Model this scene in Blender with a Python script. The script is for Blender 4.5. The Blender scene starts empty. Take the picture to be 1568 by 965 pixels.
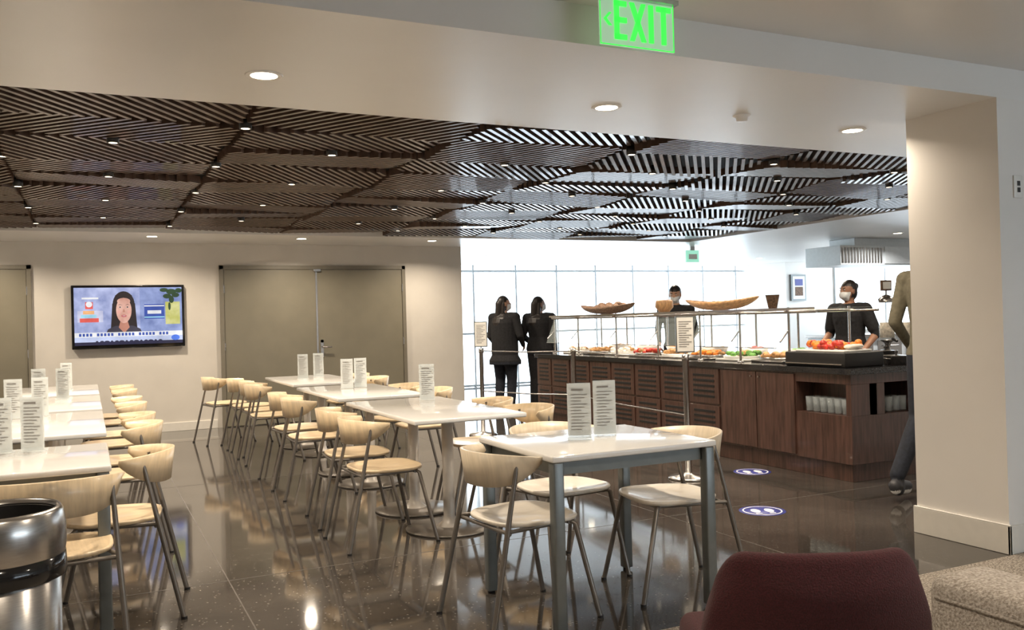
import bpy, bmesh, math, random
import numpy as np
from mathutils import Vector, Matrix
random.seed(4)
SC=bpy.context.scene
COL=SC.collection
try: SC.view_settings.view_transform='Standard'
except Exception: pass

# ---------------------------------------------------------------- materials
MATS={}
def mat(name,col,rough=.5,metal=0,em=None,ems=0,alpha=None,trans=0,noise=0,nscale=20,bump=0,coat=0,kind=None,col2=None,stretch=(1,1,1),sheen=0):
    if name in MATS: return MATS[name]
    m=bpy.data.materials.new(name); m.use_nodes=True
    nt=m.node_tree; b=nt.nodes['Principled BSDF']
    c=(*col,1)
    b.inputs['Base Color'].default_value=c
    b.inputs['Roughness'].default_value=rough
    b.inputs['Metallic'].default_value=metal
    b.inputs['Coat Weight'].default_value=coat
    b.inputs['Sheen Weight'].default_value=sheen
    if trans: b.inputs['Transmission Weight'].default_value=trans; b.inputs['IOR'].default_value=1.1
    if alpha is not None: b.inputs['Alpha'].default_value=alpha
    if em: b.inputs['Emission Color'].default_value=(*em,1); b.inputs['Emission Strength'].default_value=ems
    if noise or bump or col2:
        tc=nt.nodes.new('ShaderNodeTexCoord'); mp=nt.nodes.new('ShaderNodeMapping'); mp.inputs['Scale'].default_value=stretch
        nt.links.new(tc.outputs['Object'],mp.inputs[0])
        n=nt.nodes.new('ShaderNodeTexNoise'); n.inputs['Scale'].default_value=nscale; n.inputs['Detail'].default_value=4
        nt.links.new(mp.outputs[0],n.inputs['Vector'])
        r=nt.nodes.new('ShaderNodeValToRGB')
        k=noise
        c2=(*col2,1) if col2 else tuple(min(1,v*(1+k)) for v in col)+(1,)
        c1=tuple(v*(1-k) for v in col)+(1,)
        r.color_ramp.elements[0].color=c1; r.color_ramp.elements[1].color=c2
        r.color_ramp.elements[0].position=.35; r.color_ramp.elements[1].position=.65
        nt.links.new(n.outputs[0],r.inputs[0]); nt.links.new(r.outputs[0],b.inputs['Base Color'])
        if bump:
            bp=nt.nodes.new('ShaderNodeBump'); bp.inputs['Strength'].default_value=bump; bp.inputs['Distance'].default_value=.01
            nt.links.new(n.outputs[0],bp.inputs['Height']); nt.links.new(bp.outputs[0],b.inputs['Normal'])
    MATS[name]=m; return m

M_wall=mat('wall_paint',(.68,.64,.58),.6,noise=.03,nscale=3)
M_white=mat('white_paint',(.80,.77,.73),.55,noise=.02,nscale=2)
M_ceil=mat('ceiling_paint',(.80,.78,.75),.32,noise=.015,nscale=2)
M_base=mat('baseboard_paint',(.74,.71,.65),.45,noise=.02)
M_door=mat('door_paint',(.215,.195,.145),.36,noise=.04,nscale=4)
M_frame=mat('door_frame_paint',(.20,.18,.14),.4,noise=.03)
M_slat=mat('walnut_slat',(.105,.066,.048),.36,noise=.3,nscale=12,coat=.25)
M_black=mat('matte_black',(.012,.011,.011),.5,noise=.1)
M_blackg=mat('gloss_black',(.012,.012,.013),.1,noise=.1)
M_granite=mat('black_granite',(.02,.02,.022),.08,noise=.5,nscale=150)
M_walnut=mat('walnut_veneer',(.072,.036,.027),.33,noise=.35,nscale=7,stretch=(6,6,.6),coat=.2)
M_oak=mat('light_oak',(.70,.55,.36),.35,noise=.10,nscale=8,stretch=(8,1,1),coat=.25)
M_cream=mat('seat_lit_cream',(.76,.70,.61),.35,noise=.04,nscale=8,stretch=(8,1,1),coat=.2)  # bright light on the seat oak put into the colour; also plain food cream
M_creamb=mat('oak_back_lit',(.66,.56,.42),.38,noise=.08,nscale=8,stretch=(8,1,1),coat=.2)  # oak colour lightened for the light on the near chair backs
M_taupe=mat('taupe_metal',(.20,.18,.16),.35,.6,noise=.05)
M_ped=mat('pedestal_paint',(.62,.58,.53),.35,.1,noise=.03)
M_gmetal=mat('grey_metal',(.17,.185,.185),.35,.4,noise=.05)
M_ttop=mat('white_laminate',(.80,.79,.77),.12,noise=.01,coat=.4)
M_steel=mat('brushed_steel',(.50,.48,.46),.24,1,noise=.08,nscale=40,stretch=(1,1,12))
M_glass=mat('clear_glass',(.80,.92,.92),.03,0,alpha=.07,noise=.01)
M_acryl=mat('frosted_acrylic',(.85,.9,.9),.15,0,alpha=.35,noise=.01)
M_paper=mat('printed_paper',(.80,.79,.75),.6,noise=.02)
M_ink=mat('grey_ink',(.22,.21,.20),.6,noise=.05)
M_red=mat('maroon_fabric',(.050,.006,.009),.85,noise=.3,nscale=250,bump=.4,sheen=.05)
M_tweed=mat('tweed_fabric',(.28,.24,.20),.9,noise=.0,col2=(.55,.50,.45),nscale=190,bump=.6)
M_lampw=mat('lamp_warm',(1,1,1),.5,em=(1,.84,.60),ems=22,noise=.0)
M_lamps=mat('lamp_small',(1,1,1),.5,em=(1,.80,.55),ems=5,noise=.0)
M_lampr=mat('lamp_trim_white',(.85,.82,.78),.4,noise=.02)
M_skin=mat('skin_brown',(.30,.15,.09),.5,noise=.06)
M_skin2=mat('skin_tan',(.50,.29,.19),.5,noise=.06)
M_hair=mat('dark_hair',(.015,.011,.01),.45,noise=.4,nscale=60)
M_cblack=mat('black_cloth',(.010,.010,.012),.9,noise=.3,nscale=40)
M_cnavy=mat('navy_denim',(.010,.013,.022),.9,noise=.3,nscale=40)
M_colive=mat('olive_cloth',(.14,.125,.085),.85,noise=.15,nscale=40)
M_mask=mat('mask_fabric',(.75,.78,.80),.7,noise=.03)
M_shoe=mat('shoe_dark',(.03,.03,.035),.5,noise=.2)
M_sole=mat('shoe_sole_white',(.8,.8,.78),.5,noise=.05)
M_eye=mat('eye_dark',(.01,.01,.01),.2,noise=.1)
M_mulli=mat('mullion_aluminium',(.55,.60,.64),.4,.2,noise=.03)
M_orange=mat('orange_fruit',(.85,.25,.03),.4,noise=.2,nscale=30)
M_apple=mat('red_fruit',(.6,.05,.03),.3,noise=.3,nscale=10)
M_pastry=mat('pastry',(.55,.30,.12),.6,noise=.3,nscale=30)
M_green=mat('salad_green',(.12,.30,.06),.6,noise=.4,nscale=30)
M_cloth_w=mat('ceramic_white',(.85,.84,.8),.2,noise=.02)
M_wick=mat('wicker',(.15,.085,.05),.7,noise=.5,nscale=60,bump=.5)
M_bowlw=mat('carved_wood',(.42,.24,.11),.5,noise=.3,nscale=20,stretch=(6,1,1))
M_sticker=mat('sticker_blue',(.04,.05,.26),.4,noise=.1)
M_stickw=mat('sticker_white',(.8,.8,.85),.4,noise=.02)
M_hood=mat('hood_steel',(.70,.74,.76),.35,.3,noise=.03)

def floor_mat():
    m=bpy.data.materials.new('polished_terrazzo'); m.use_nodes=True; nt=m.node_tree; b=nt.nodes['Principled BSDF']
    tc=nt.nodes.new('ShaderNodeTexCoord')
    n1=nt.nodes.new('ShaderNodeTexNoise'); n1.inputs['Scale'].default_value=1.3; n1.inputs['Detail'].default_value=6
    n2=nt.nodes.new('ShaderNodeTexVoronoi'); n2.inputs['Scale'].default_value=34
    n3=nt.nodes.new('ShaderNodeTexNoise'); n3.inputs['Scale'].default_value=90; n3.inputs['Detail'].default_value=3
    for n in(n1,n2,n3): nt.links.new(tc.outputs['Object'],n.inputs['Vector'])
    r1=nt.nodes.new('ShaderNodeValToRGB'); e=r1.color_ramp.elements
    e[0].position=.35;e[0].color=(.035,.031,.028,1);e[1].position=.68;e[1].color=(.068,.060,.053,1)
    r2=nt.nodes.new('ShaderNodeValToRGB'); e=r2.color_ramp.elements
    e[0].position=.12;e[0].color=(1,1,1,1);e[1].position=.20;e[1].color=(0,0,0,1)
    r4=nt.nodes.new('ShaderNodeValToRGB'); e=r4.color_ramp.elements
    e[0].position=.35;e[0].color=(.6,.6,.6,1);e[1].position=.66;e[1].color=(1.45,1.42,1.38,1)
    m4=nt.nodes.new('ShaderNodeMixRGB'); m4.blend_type='MULTIPLY'; m4.inputs[0].default_value=1
    mx=nt.nodes.new('ShaderNodeMixRGB'); mx.inputs[2].default_value=(.24,.215,.19,1)
    mu=nt.nodes.new('ShaderNodeMath'); mu.operation='MULTIPLY'; mu.inputs[1].default_value=.6
    nt.links.new(n1.outputs[0],r1.inputs[0]); nt.links.new(n2.outputs['Distance'],r2.inputs[0]); nt.links.new(n3.outputs[0],r4.inputs[0])
    nt.links.new(r1.outputs[0],m4.inputs[1]); nt.links.new(r4.outputs[0],m4.inputs[2])
    nt.links.new(r2.outputs[0],mu.inputs[0]); nt.links.new(mu.outputs[0],mx.inputs[0]); nt.links.new(m4.outputs[0],mx.inputs[1])
    nt.links.new(mx.outputs[0],b.inputs['Base Color'])
    r3=nt.nodes.new('ShaderNodeMapRange'); r3.inputs['To Min'].default_value=.03; r3.inputs['To Max'].default_value=.10
    nt.links.new(n1.outputs[0],r3.inputs[0]); nt.links.new(r3.outputs[0],b.inputs['Roughness'])
    b.inputs['Specular IOR Level'].default_value=1.0
    return m
M_floor=floor_mat()
M_joint=mat('floor_joint',(.11,.10,.09),.3,noise=.1)
M_carpet=mat('speckled_carpet',(.10,.08,.06),.95,col2=(.50,.44,.37),nscale=110,bump=.5)

# ---------------------------------------------------------------- mesh builder
class MB:
    def __init__(s): s.v=[];s.f=[];s.m=[];s.sm=[];s.mats=[]
    def mi(s,m):
        if m not in s.mats: s.mats.append(m)
        return s.mats.index(m)
    def add(s,vs,fs,m,smooth=False):
        o=len(s.v); s.v+= [tuple(v) for v in vs]; k=s.mi(m)
        for f in fs: s.f.append(tuple(i+o for i in f)); s.m.append(k); s.sm.append(smooth)
    def box(s,x0,x1,y0,y1,z0,z1,m,M=None):
        vs=[(x,y,z) for x in(x0,x1) for y in(y0,y1) for z in(z0,z1)]
        if M is not None: vs=[M@Vector(v) for v in vs]
        s.add(vs,[(0,1,3,2),(4,6,7,5),(0,4,5,1),(2,3,7,6),(0,2,6,4),(1,5,7,3)],m)
    def rbox(s,x0,x1,y0,y1,z0,z1,r,m,seg=3,M=None,smooth=True):
        bm=bmesh.new(); bmesh.ops.create_cube(bm,size=1)
        for v in bm.verts:
            v.co=Vector(((x0+x1)/2+v.co.x*(x1-x0),(y0+y1)/2+v.co.y*(y1-y0),(z0+z1)/2+v.co.z*(z1-z0)))
        bmesh.ops.bevel(bm,geom=bm.edges[:],offset=r,segments=seg,profile=.5,affect='EDGES')
        s.addbm(bm,m,M,smooth)
    def addbm(s,bm,m,M=None,smooth=True):
        bm.verts.index_update()
        vs=[(M@v.co if M is not None else v.co.copy()) for v in bm.verts]
        s.add(vs,[tuple(v.index for v in f.verts) for f in bm.faces],m,smooth); bm.free()
    def tube(s,pts,r,m,n=10,cap=True,smooth=True,flat=None):
        pts=[Vector(p) for p in pts]
        rs=r if isinstance(r,(list,tuple)) else [r]*len(pts)
        vs=[];prev=None
        for i,p in enumerate(pts):
            t=(pts[min(i+1,len(pts)-1)]-pts[max(i-1,0)]).normalized()
            if prev is None:
                a=Vector((0,0,1)) if abs(t.z)<.9 else Vector((1,0,0))
                u=t.cross(a).normalized()
            else: u=(prev-t*prev.dot(t)).normalized()
            prev=u; w=t.cross(u)
            for k in range(n):
                an=2*math.pi*k/n; vs.append(p+(u*math.cos(an)+w*math.sin(an))*rs[i])
        fs=[(i*n+k,i*n+(k+1)%n,(i+1)*n+(k+1)%n,(i+1)*n+k) for i in range(len(pts)-1) for k in range(n)]
        s.add(vs,fs,m,smooth)
        if cap:
            s.add(vs[:n],[tuple(range(n))],m); s.add(vs[-n:],[tuple(range(n))],m)
    def lathe(s,prof,m,c=(0,0,0),n=32,smooth=True,sx=1,sy=1,M=None):
        vs=[];
        for r,z in prof:
            for k in range(n):
                a=2*math.pi*k/n; p=Vector((c[0]+r*math.cos(a)*sx,c[1]+r*math.sin(a)*sy,c[2]+z))
                vs.append(M@p if M is not None else p)
        fs=[(i*n+k,i*n+(k+1)%n,(i+1)*n+(k+1)%n,(i+1)*n+k) for i in range(len(prof)-1) for k in range(n)]
        s.add(vs,fs,m,smooth)
    def ell(s,c,r,m,n=12,M=None):
        prof=[(math.sin(math.pi*i/n)+1e-4,-math.cos(math.pi*i/n)) for i in range(n+1)]
        k=[(a*r[0],b*r[2]) for a,b in prof]
        s.lathe(k,m,c,n=max(12,n),sy=r[1]/r[0],M=M)
    def quad(s,a,b,c,d,m): s.add([a,b,c,d],[(0,1,2,3)],m)
    def build(s,name,loc=(0,0,0),rot=0,bevel=0,data_only=False):
        me=bpy.data.meshes.new(name)
        me.from_pydata([tuple(v) for v in s.v],[],s.f)
        for m in s.mats: me.materials.append(m)
        me.polygons.foreach_set('material_index',s.m); me.polygons.foreach_set('use_smooth',s.sm)
        bm=bmesh.new(); bm.from_mesh(me); bmesh.ops.recalc_face_normals(bm,faces=bm.faces[:]); bm.to_mesh(me); bm.free()
        me.update()
        if data_only: return me
        return place(me,name,loc,rot,bevel)
def place(me,name,loc=(0,0,0),rot=0,bevel=0):
    o=bpy.data.objects.new(name,me); COL.objects.link(o); o.location=loc; o.rotation_euler=(0,0,rot)
    if bevel:
        b=o.modifiers.new('bevel','BEVEL'); b.width=bevel; b.segments=2; b.limit_method='ANGLE'
    return o

# ---------------------------------------------------------------- room
ZC=2.395
XL,XR=-3.2,15.0; YB,YW,YWIN=-4.0,12.0,16.0
b=MB(); b.box(XL,XR,YB,YWIN,-.1,0,M_floor); b.build('floor')
b=MB()
for y in(4.72,7.75,10.8): b.box(XL,XR,y-.003,y+.003,.0,.0008,M_joint)
for x in(.62,3.35,6.9): b.box(x-.003,x+.003,3.02,YWIN,.0,.0008,M_joint)
b.build('trim_floor_joints')
b=MB(); b.box(XL,8.99,YB+.001,3.02,0,.008,M_carpet); b.build('carpet')
b=MB(); b.box(XL,4.96,YW,YW+.2,0,2.6,M_wall)
b.build('wall_back')
b=MB(); b.box(4.76,4.96,YW+.2,YWIN,0,2.6,M_wall); b.build('wall_side')
b=MB(); b.box(XL-.2,XL,YB,YW+.2,0,2.8,M_wall); b.build('wall_left')
b=MB(); b.box(XR,XR+.2,3.6,9.0,0,2.8,M_white); b.box(XR,XR+.2,14.6,YWIN,0,2.8,M_white); b.box(XR,XR+.2,9.0,14.6,0,.9,M_white); b.build('wall_right')  # gap holds the added window that brightens the kitchen
b=MB(); b.box(4.315,XR,3.05,3.619,0,ZC,M_white); b.build('wall_column')
b=MB(); b.box(9.0,9.2,YB,3.05,0,2.6,M_white); b.build('wall_lounge')
b=MB(); b.box(4.30,4.315,3.035,3.634,.001,.15,M_base); b.box(4.30,8.99,3.035,3.05,.001,.15,M_base)
b.box(4.30,4.315,3.035,3.634,.15,.156,M_white); b.build('baseboard_column',bevel=.003)
b=MB(); b.box(XL,-.66-1.27,11.985,12,0,.11,M_base); b.box(-.54,1.49,11.985,12,0,.11,M_base);b.box(4.14,4.96,11.985,12,0,.11,M_base)
b.build('baseboard_back',bevel=.003)
b=MB()
b.box(XL,XR,3.05,4.49,ZC,2.9,M_ceil)
b.box(XL,XR,YB,3.05,2.555,2.9,M_ceil)
b.box(XL,8.15,10.75,YW+.2,ZC,2.9,M_ceil)
b.box(8.15,XR,4.49,YWIN,ZC,2.9,M_ceil)
b.box(4.76,8.15,YW+.2,YWIN,ZC,2.9,M_ceil)
b.box(XL,8.15,4.49,10.75,2.75,2.9,M_black)
b.box(XL,8.15,4.49,4.495,ZC+.001,2.75,M_black)
b.build('ceiling')
# slat ceiling
b=MB()
X0,Y0,CX,CY=.81-1.26*4,5.05-.6275,1.262,.6275
T=.0125
def slat(p,q,zp,zq,m):
    d=(q-p); L=d.length
    if L<.03: return
    n=Vector((-d.y,d.x))/L*T; h=.055
    vs=[]
    for pt,z in((p,zp),(q,zq)):
        for s in(-1,1):
            for hz in(0,h): vs.append((pt.x+n.x*s,pt.y+n.y*s,z+hz))
    b.add(vs,[(0,1,3,2),(4,6,7,5),(0,4,5,1),(2,3,7,6),(0,2,6,4),(1,5,7,3)],m)
KS=.80; STEP=.074
for i in range(0,11):
    for j in range(0,11):
        x0=X0+i*CX;x1=x0+CX-.035;y0=Y0+j*CY;y1=y0+CY-.02
        if x0<XL or x0>8.0: continue
        x1=min(x1,8.13); y0=max(y0,4.51); y1=min(y1,10.73)
        if y1-y0<.1 or x1-x0<.1: continue
        sg=(1 if (i+j)%2 else -1)*KS
        yc=(y0+y1)/2; xc=(x0+x1)/2
        til=[.034,-.026,.008,-.036,.020][(i*2+j)%5]; tx=[.012,-.014,.020][(i+j)%3]
        Z=lambda p:2.415+til*(p.y-yc)/.31*.5+tx*(p.x-xc)/.63
        hw=abs(sg)*(y1-y0)/2
        c=x0-hw
        while c<x1+hw:
            xa,xb=c+sg*(y0-yc),c+sg*(y1-yc)
            def yat(x): return yc+(x-c)/sg
            xa=min(max(xa,x0),x1); xb=min(max(xb,x0),x1)
            if abs(xb-xa)>.02:
                p=Vector((xa,yat(xa)));q=Vector((xb,yat(xb)))
                slat(p,q,Z(p),Z(q),M_slat)
            c+=STEP
b.build('slatted_wood_ceiling')

# downlights
def disc_light(x,y,z,r,energy,col,size):
    l=bpy.data.lights.new('downlight_bulb','AREA'); l.shape='DISK'; l.size=size; l.energy=energy; l.color=col
    o=bpy.data.objects.new('bulb',l); COL.objects.link(o); o.location=(x,y,z-.012); return o
me=MB(); me.lathe([(.058,-.004),(.078,-.006),(.082,0)],M_lampr); me.lathe([(.0001,-.003),(.058,-.003)],M_lampw,smooth=False)
DL=me.build('recessed_downlight',data_only=True)
WARM=(1,.85,.67)
def down(x,y,z,e,c=WARM):
    o=place(DL,'recessed_downlight',(x,y,z)); l=disc_light(x,y,z,.06,e,c,.11); l.parent=o; l.location=(0,0,-.012); l.data.spread=math.radians(150)
for x in(-1.04,.717,2.47,4.223): down(x,3.93,ZC,21)
for x in(-2.8,-1.05,.70,2.45,4.20): down(x,11.166,ZC,26)
for x in(6.0,8.0,10.0,12.0): down(x,13.6,ZC,10,(1,.95,.9))
for x in(10.5,12.5):
    for y in(6,9): down(x,y,ZC,40,(1,.96,.92))  # extra lamps, added to brighten the kitchen side
for x in(0,2.5): down(x,1.0,2.555,24)
me=MB(); me.lathe([(.024,-.002),(.034,-.003),(.035,.06),(.0001,.06)],M_black); me.lathe([(.0001,-.001),(.025,-.001)],M_lamps,smooth=False)
SPM=me.build('ceiling_spotlight',data_only=True)
k=0
cols=[(-1.1,0),(-.45,1),(.155,0),(.81,1),(1.45,0),(2.07,1),(2.69,0),(3.35,1),(3.95,0),(4.6,1),(5.2,0),(5.85,1),(6.5,0),(7.2,1)]
for x,off in cols:
    if off and abs(x-2.07)<.1: continue
    for t in range(5):
        y=(5.03 if off else 5.65)+1.255*t
        if y>10.6: continue
        o=place(SPM,'ceiling_spotlight',(x,y,2.397)); k+=1
        if k%2==0:
            l=disc_light(x,y,2.4,.03,15.5,WARM,.06); l.parent=o; l.location=(0,0,-.012); l.data.spread=math.radians(130)
me=MB(); me.lathe([(.0001,-.03),(.03,-.028),(.034,-.01),(.05,-.004),(.052,0)],M_lampr)
SK=me.build('smoke_detector',data_only=True)
for x,y in((-.35,3.95),(3.3,3.85)): place(SK,'smoke_detector',(x,y,ZC))

# ---------------------------------------------------------------- doors
def ddoor(name,x0,x1,split,H=2.11):
    b=MB(); fw=.05
    b.box(x0,x0+fw,11.955,11.999,0,H,M_frame); b.box(x1-fw,x1,11.955,11.999,0,H,M_frame); b.box(x0,x1,11.955,11.999,H-fw,H,M_frame)
    xs=[x0+fw]+([split] if split else [])+[x1-fw]
    for a,c in zip(xs[:-1],xs[1:]):
        b.box(a+.004,c-.004,11.97,11.998,.01,H-fw-.004,M_door)
    if split:
        b.box(split-.012,split+.012,11.962,11.972,.01,H-fw-.01,M_steel)
        for hx in(split+.06,):
            b.box(hx-.02,hx+.02,11.962,11.971,.86,1.10,M_steel)
            b.tube([(hx,11.965,1.0),(hx,11.91,1.0),(hx+.12,11.905,1.0)],.011,M_steel)
            b.lathe([(.0001,0),(.022,0),(.022,.01)],M_steel,M=Matrix.Translation((hx,11.962,1.08))@Matrix.Rotation(math.pi/2,4,'X'),n=16)
        b.box(split-.04,split+.06,11.93,11.97,H-fw-.03,H-fw,M_steel)
    for z in(.25,1.05,1.8):
        for hx in(x0+fw,x1-fw): b.tube([(hx,11.962,z-.05),(hx,11.962,z+.05)],.009,M_steel)
    b.build(name,bevel=.002)
ddoor('door_1',1.55,4.08,2.81)
ddoor('door_2',-1.86,-.60,None)

# ---------------------------------------------------------------- TV
def flat(name,col,e=1.0,c2=None): 
    nm='screen_'+name
    if nm in MATS: return MATS[nm]
    m=mat(nm,(.01,.01,.01),.3,em=col,ems=e,noise=.0)
    nt=m.node_tree; b_=nt.nodes['Principled BSDF']
    tc=nt.nodes.new('ShaderNodeTexCoord'); n=nt.nodes.new('ShaderNodeTexNoise'); n.inputs['Scale'].default_value=7; n.inputs['Detail'].default_value=3
    r=nt.nodes.new('ShaderNodeValToRGB'); r.color_ramp.elements[0].position=.3; r.color_ramp.elements[1].position=.7
    r.color_ramp.elements[0].color=(*[v*.8 for v in col],1); r.color_ramp.elements[1].color=(*(c2 or [min(1,v*1.15) for v in col]),1)
    nt.links.new(tc.outputs['Object'],n.inputs['Vector']); nt.links.new(n.outputs[0],r.inputs[0]); nt.links.new(r.outputs[0],b_.inputs['Emission Color'])
    return m
b=MB(); x0,x1,z0,z1=-.18,1.11,1.08,1.86
b.rbox(x0,x1,11.93,11.985,z0,z1,.008,M_blackg,2)
b.box(x0+.4,x1-.4,11.985,11.999,z0+.2,z1-.2,M_black)
sx0,sx1,sz0,sz1=x0+.03,x1-.03,z0+.045,z1-.03
W=sx1-sx0;Hh=sz1-sz0
yy=[11.929]
def poly(pts,m):
    yy[0]-=.0003
    b.add([(sx0+a*W,yy[0],sz0+d*Hh) for a,d in pts],[tuple(range(len(pts)))],m)
def rect(a,c,d,e,m): poly([(a,d),(c,d),(c,e),(a,e)],m)
def oval(cx,cz,rx,rz,m,n=28):
    yy[0]-=.0003;y=yy[0]
    vs=[(sx0+cx*W+rx*math.cos(t*2*math.pi/n),y,sz0+cz*Hh+rz*math.sin(t*2*math.pi/n)) for t in range(n)]
    b.add(vs,[tuple(range(n))],m)
rect(0,1,0,1,flat('bg',(.30,.36,.68),1.0,(.55,.60,.88)))
rect(.60,1,.2,1,flat('bg2',(.20,.27,.58),1.0,(.38,.46,.78))); 
rect(.03,.26,.40,.60,flat('shelf',(.55,.57,.82),1.0,(.75,.76,.92)))
rect(.05,.22,.40,.47,flat('red',(.80,.12,.10),1)); rect(.06,.20,.48,.53,flat('cyan',(.35,.7,.85),1)); rect(.08,.18,.54,.60,flat('or',(.85,.45,.2),1))
rect(.10,.17,.63,.75,flat('red',(0,0,0))); oval(.135,.71,.035,.035,flat('wh',(.9,.9,.95),1.0)); rect(.07,.22,.80,.83,flat('wh',(0,0,0)))
rect(.64,.83,.44,.70,flat('navy',(.04,.09,.42),1)); rect(.64,.83,.66,.68,flat('wh',(0,0,0))); rect(.67,.80,.53,.59,flat('wh',(0,0,0))); rect(.64,.83,.46,.48,flat('cyan',(0,0,0)))
rect(.84,.98,.34,.74,flat('yel',(.62,.62,.12),1,(.75,.72,.35)))
lf=flat('leaf',(.02,.06,.02),1)
for (a,d,r1,r2) in((.86,.84,.05,.03),(.90,.92,.06,.035),(.83,.95,.05,.025),(.94,.86,.045,.03),(.90,.78,.03,.045),(.97,.94,.04,.03),(.88,.66,.015,.05)): oval(a,d,r1,r2,lf)
hair=flat('hair',(.02,.012,.015),1); skin=flat('skin',(.72,.34,.26),1,(.88,.54,.44)); sk2=flat('skin_shade',(.55,.24,.17),1)
oval(.45,.70,.125,.165,hair); poly([(.345,.72),(.335,.45),(.325,.22),(.575,.22),(.565,.45),(.555,.72)],hair)
poly([(.27,.13),(.30,.27),(.37,.33),(.53,.33),(.60,.27),(.63,.13)],flat('jacket',(.05,.045,.07),1))
poly([(.415,.40),(.485,.40),(.50,.30),(.45,.20),(.40,.30)],sk2)
oval(.45,.60,.088,.155,skin); oval(.45,.46,.055,.06,skin); oval(.45,.76,.075,.04,skin)
for s in(-1,1): 
    oval(.45+s*.034,.655,.016,.007,flat('scl',(.7,.62,.6),1)); oval(.45+s*.034,.655,.009,.008,hair); poly([(.45+s*.012,.69),(.45+s*.035,.705),(.45+s*.058,.69),(.45+s*.035,.697)],hair)
    oval(.45+s*.045,.57,.02,.02,flat('cheek',(.80,.40,.33),1))
poly([(.446,.62),(.454,.62),(.461,.57),(.439,.57)],sk2); oval(.45,.50,.030,.014,flat('lips',(.58,.10,.12),1)); oval(.45,.503,.018,.004,flat('scl',(0,0,0)))
poly([(.37,.86),(.42,.81),(.45,.83),(.45,.93)],hair);poly([(.53,.86),(.48,.81),(.45,.83),(.45,.93)],hair)
rect(.0,1,.14,.22,flat('wh',(.9,.9,.95),1)); rect(.0,1,.055,.14,flat('tick',(.55,.62,.86),1)); rect(.0,1,0,.055,flat('dark',(.02,.02,.06)))
for t in range(26):
    if t%6!=4: rect(.04+t*.032,.04+t*.032+.021,.155,.205,flat('navy',(0,0,0)))
for t in range(14): oval(.2+t*.045,.05,.016+.008*(t%3),.018,flat('dark',(0,0,0)))
oval(.93,.10,.05,.035,flat('blue',(.08,.2,.8),1))
tv=b.build('television')

# ---------------------------------------------------------------- windows
b=MB()
xs=[4.975+.93*i for i in range(0,11)]+[14.98]
for x in xs: b.box(x-.016,x+.016,15.93,16.0,0,ZC-.001,M_mulli)
for z in(0.03,1.05,2.28): b.box(4.965,14.99,15.94,15.99,z-.02,z+.02,M_mulli)
b.box(4.965,14.99,15.967,15.971,0.02,ZC-.002,M_glass); b.build('window_1')
b=MB()
for x in[3.5+1.1*i for i in range(5)]: b.box(x,x+.05,YB-.05,YB,.9,2.1,M_mulli)
b.build('added_rear_window')  # window added behind the camera to let daylight in
b=MB(); b.box(XL,3.5,YB-.1,YB,0,2.6,M_wall); b.box(3.5,9,YB-.1,YB,0,.9,M_wall); b.box(3.5,9,YB-.1,YB,2.1,2.6,M_wall); b.build('unseen_light_wall')  # unseen wall, its opening sized to cut light from behind the camera
b=MB()
for y in(9.0,10.4,11.8,13.2,14.57): b.box(15.0,15.05,y,y+.03,.9,ZC,M_mulli)
b.build('added_side_window')  # window added to bring daylight into the dim kitchen
b=MB(); b.box(13.6,14.95,14.6,15.9,0,ZC-.001,M_white); b.build('wall_pier')
b=MB(); b.box(13.70,14.12,14.55,14.597,1.55,2.12,M_gmetal); b.box(13.74,14.08,14.545,14.56,1.59,2.08,M_paper); b.box(13.80,14.02,14.54,14.55,1.66,1.85,M_wick); b.box(13.80,14.02,14.54,14.55,1.88,2.02,M_sticker)
b.build('framed_picture')

# kitchen hood & counter
b=MB(); 
b.box(10.0,12.6,9.6,10.3,1.98,2.27,M_hood)
for i in range(14): b.box(10.03+i*.06,10.06+i*.06,9.585,9.6,2.01,2.24,M_steel)
b.box(10.9,12.6,9.58,9.6,2.0,2.26,M_hood); b.box(10.4,12.4,9.7,10.2,2.27,ZC-.001,M_hood)
b.build('kitchen_hood',bevel=.004)
b=MB(); b.box(10.0,13.5,9.6,10.3,0,.9,M_hood); b.box(9.95,13.5,9.55,10.3,.9,.94,M_steel)
for i in range(5): b.box(10.1+i*.6,10.6+i*.6,9.585,9.6,.12,.84,M_steel); b.tube([(10.2+i*.6,9.56,.76),(10.5+i*.6,9.56,.76)],.01,M_steel)
b.build('kitchen_counter',bevel=.004)

# ---------------------------------------------------------------- exit sign, switch
M_exitg=mat('exit_green',(.05,.5,.08),.4,em=(.05,.88,.08),ems=1.0,noise=.0)
M_exitp=mat('exit_panel',(.50,.62,.50),.25,em=(.36,.58,.38),ems=.55,alpha=.92,noise=.0)
b=MB(); b.box(1.80,2.145,2.895,2.903,2.35,2.55,M_exitp); b.box(1.79,2.155,2.87,2.93,2.535,2.554,M_steel)
b.box(1.80,2.145,2.892,2.895,2.35,2.354,M_exitg); b.box(1.80,1.803,2.892,2.895,2.35,2.54,M_exitg); b.box(2.142,2.145,2.892,2.895,2.35,2.54,M_exitg)
M_=M_exitg
def bar(xa,xb,za,zb): b.box(xa,xb,2.888,2.895,za,zb,M_)
zb0,zt=2.375,2.525
def dg(x1,z1,x2,z2,w=.02):
    b.add([(x1-w/2,2.888,z1),(x1+w/2,2.888,z1),(x2+w/2,2.888,z2),(x2-w/2,2.888,z2),(x1-w/2,2.895,z1),(x1+w/2,2.895,z1),(x2+w/2,2.895,z2),(x2-w/2,2.895,z2)],[(0,1,2,3),(4,5,6,7),(0,1,5,4),(2,3,7,6),(1,2,6,5),(0,3,7,4)],M_)
bar(1.865,1.885,zb0,zt);
for z in(zb0,zb0+.066,zt-.02): bar(1.865,1.92,z,z+.02)
dg(1.945,zb0,2.0,zt); dg(2.0,zb0,1.945,zt)
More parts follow.
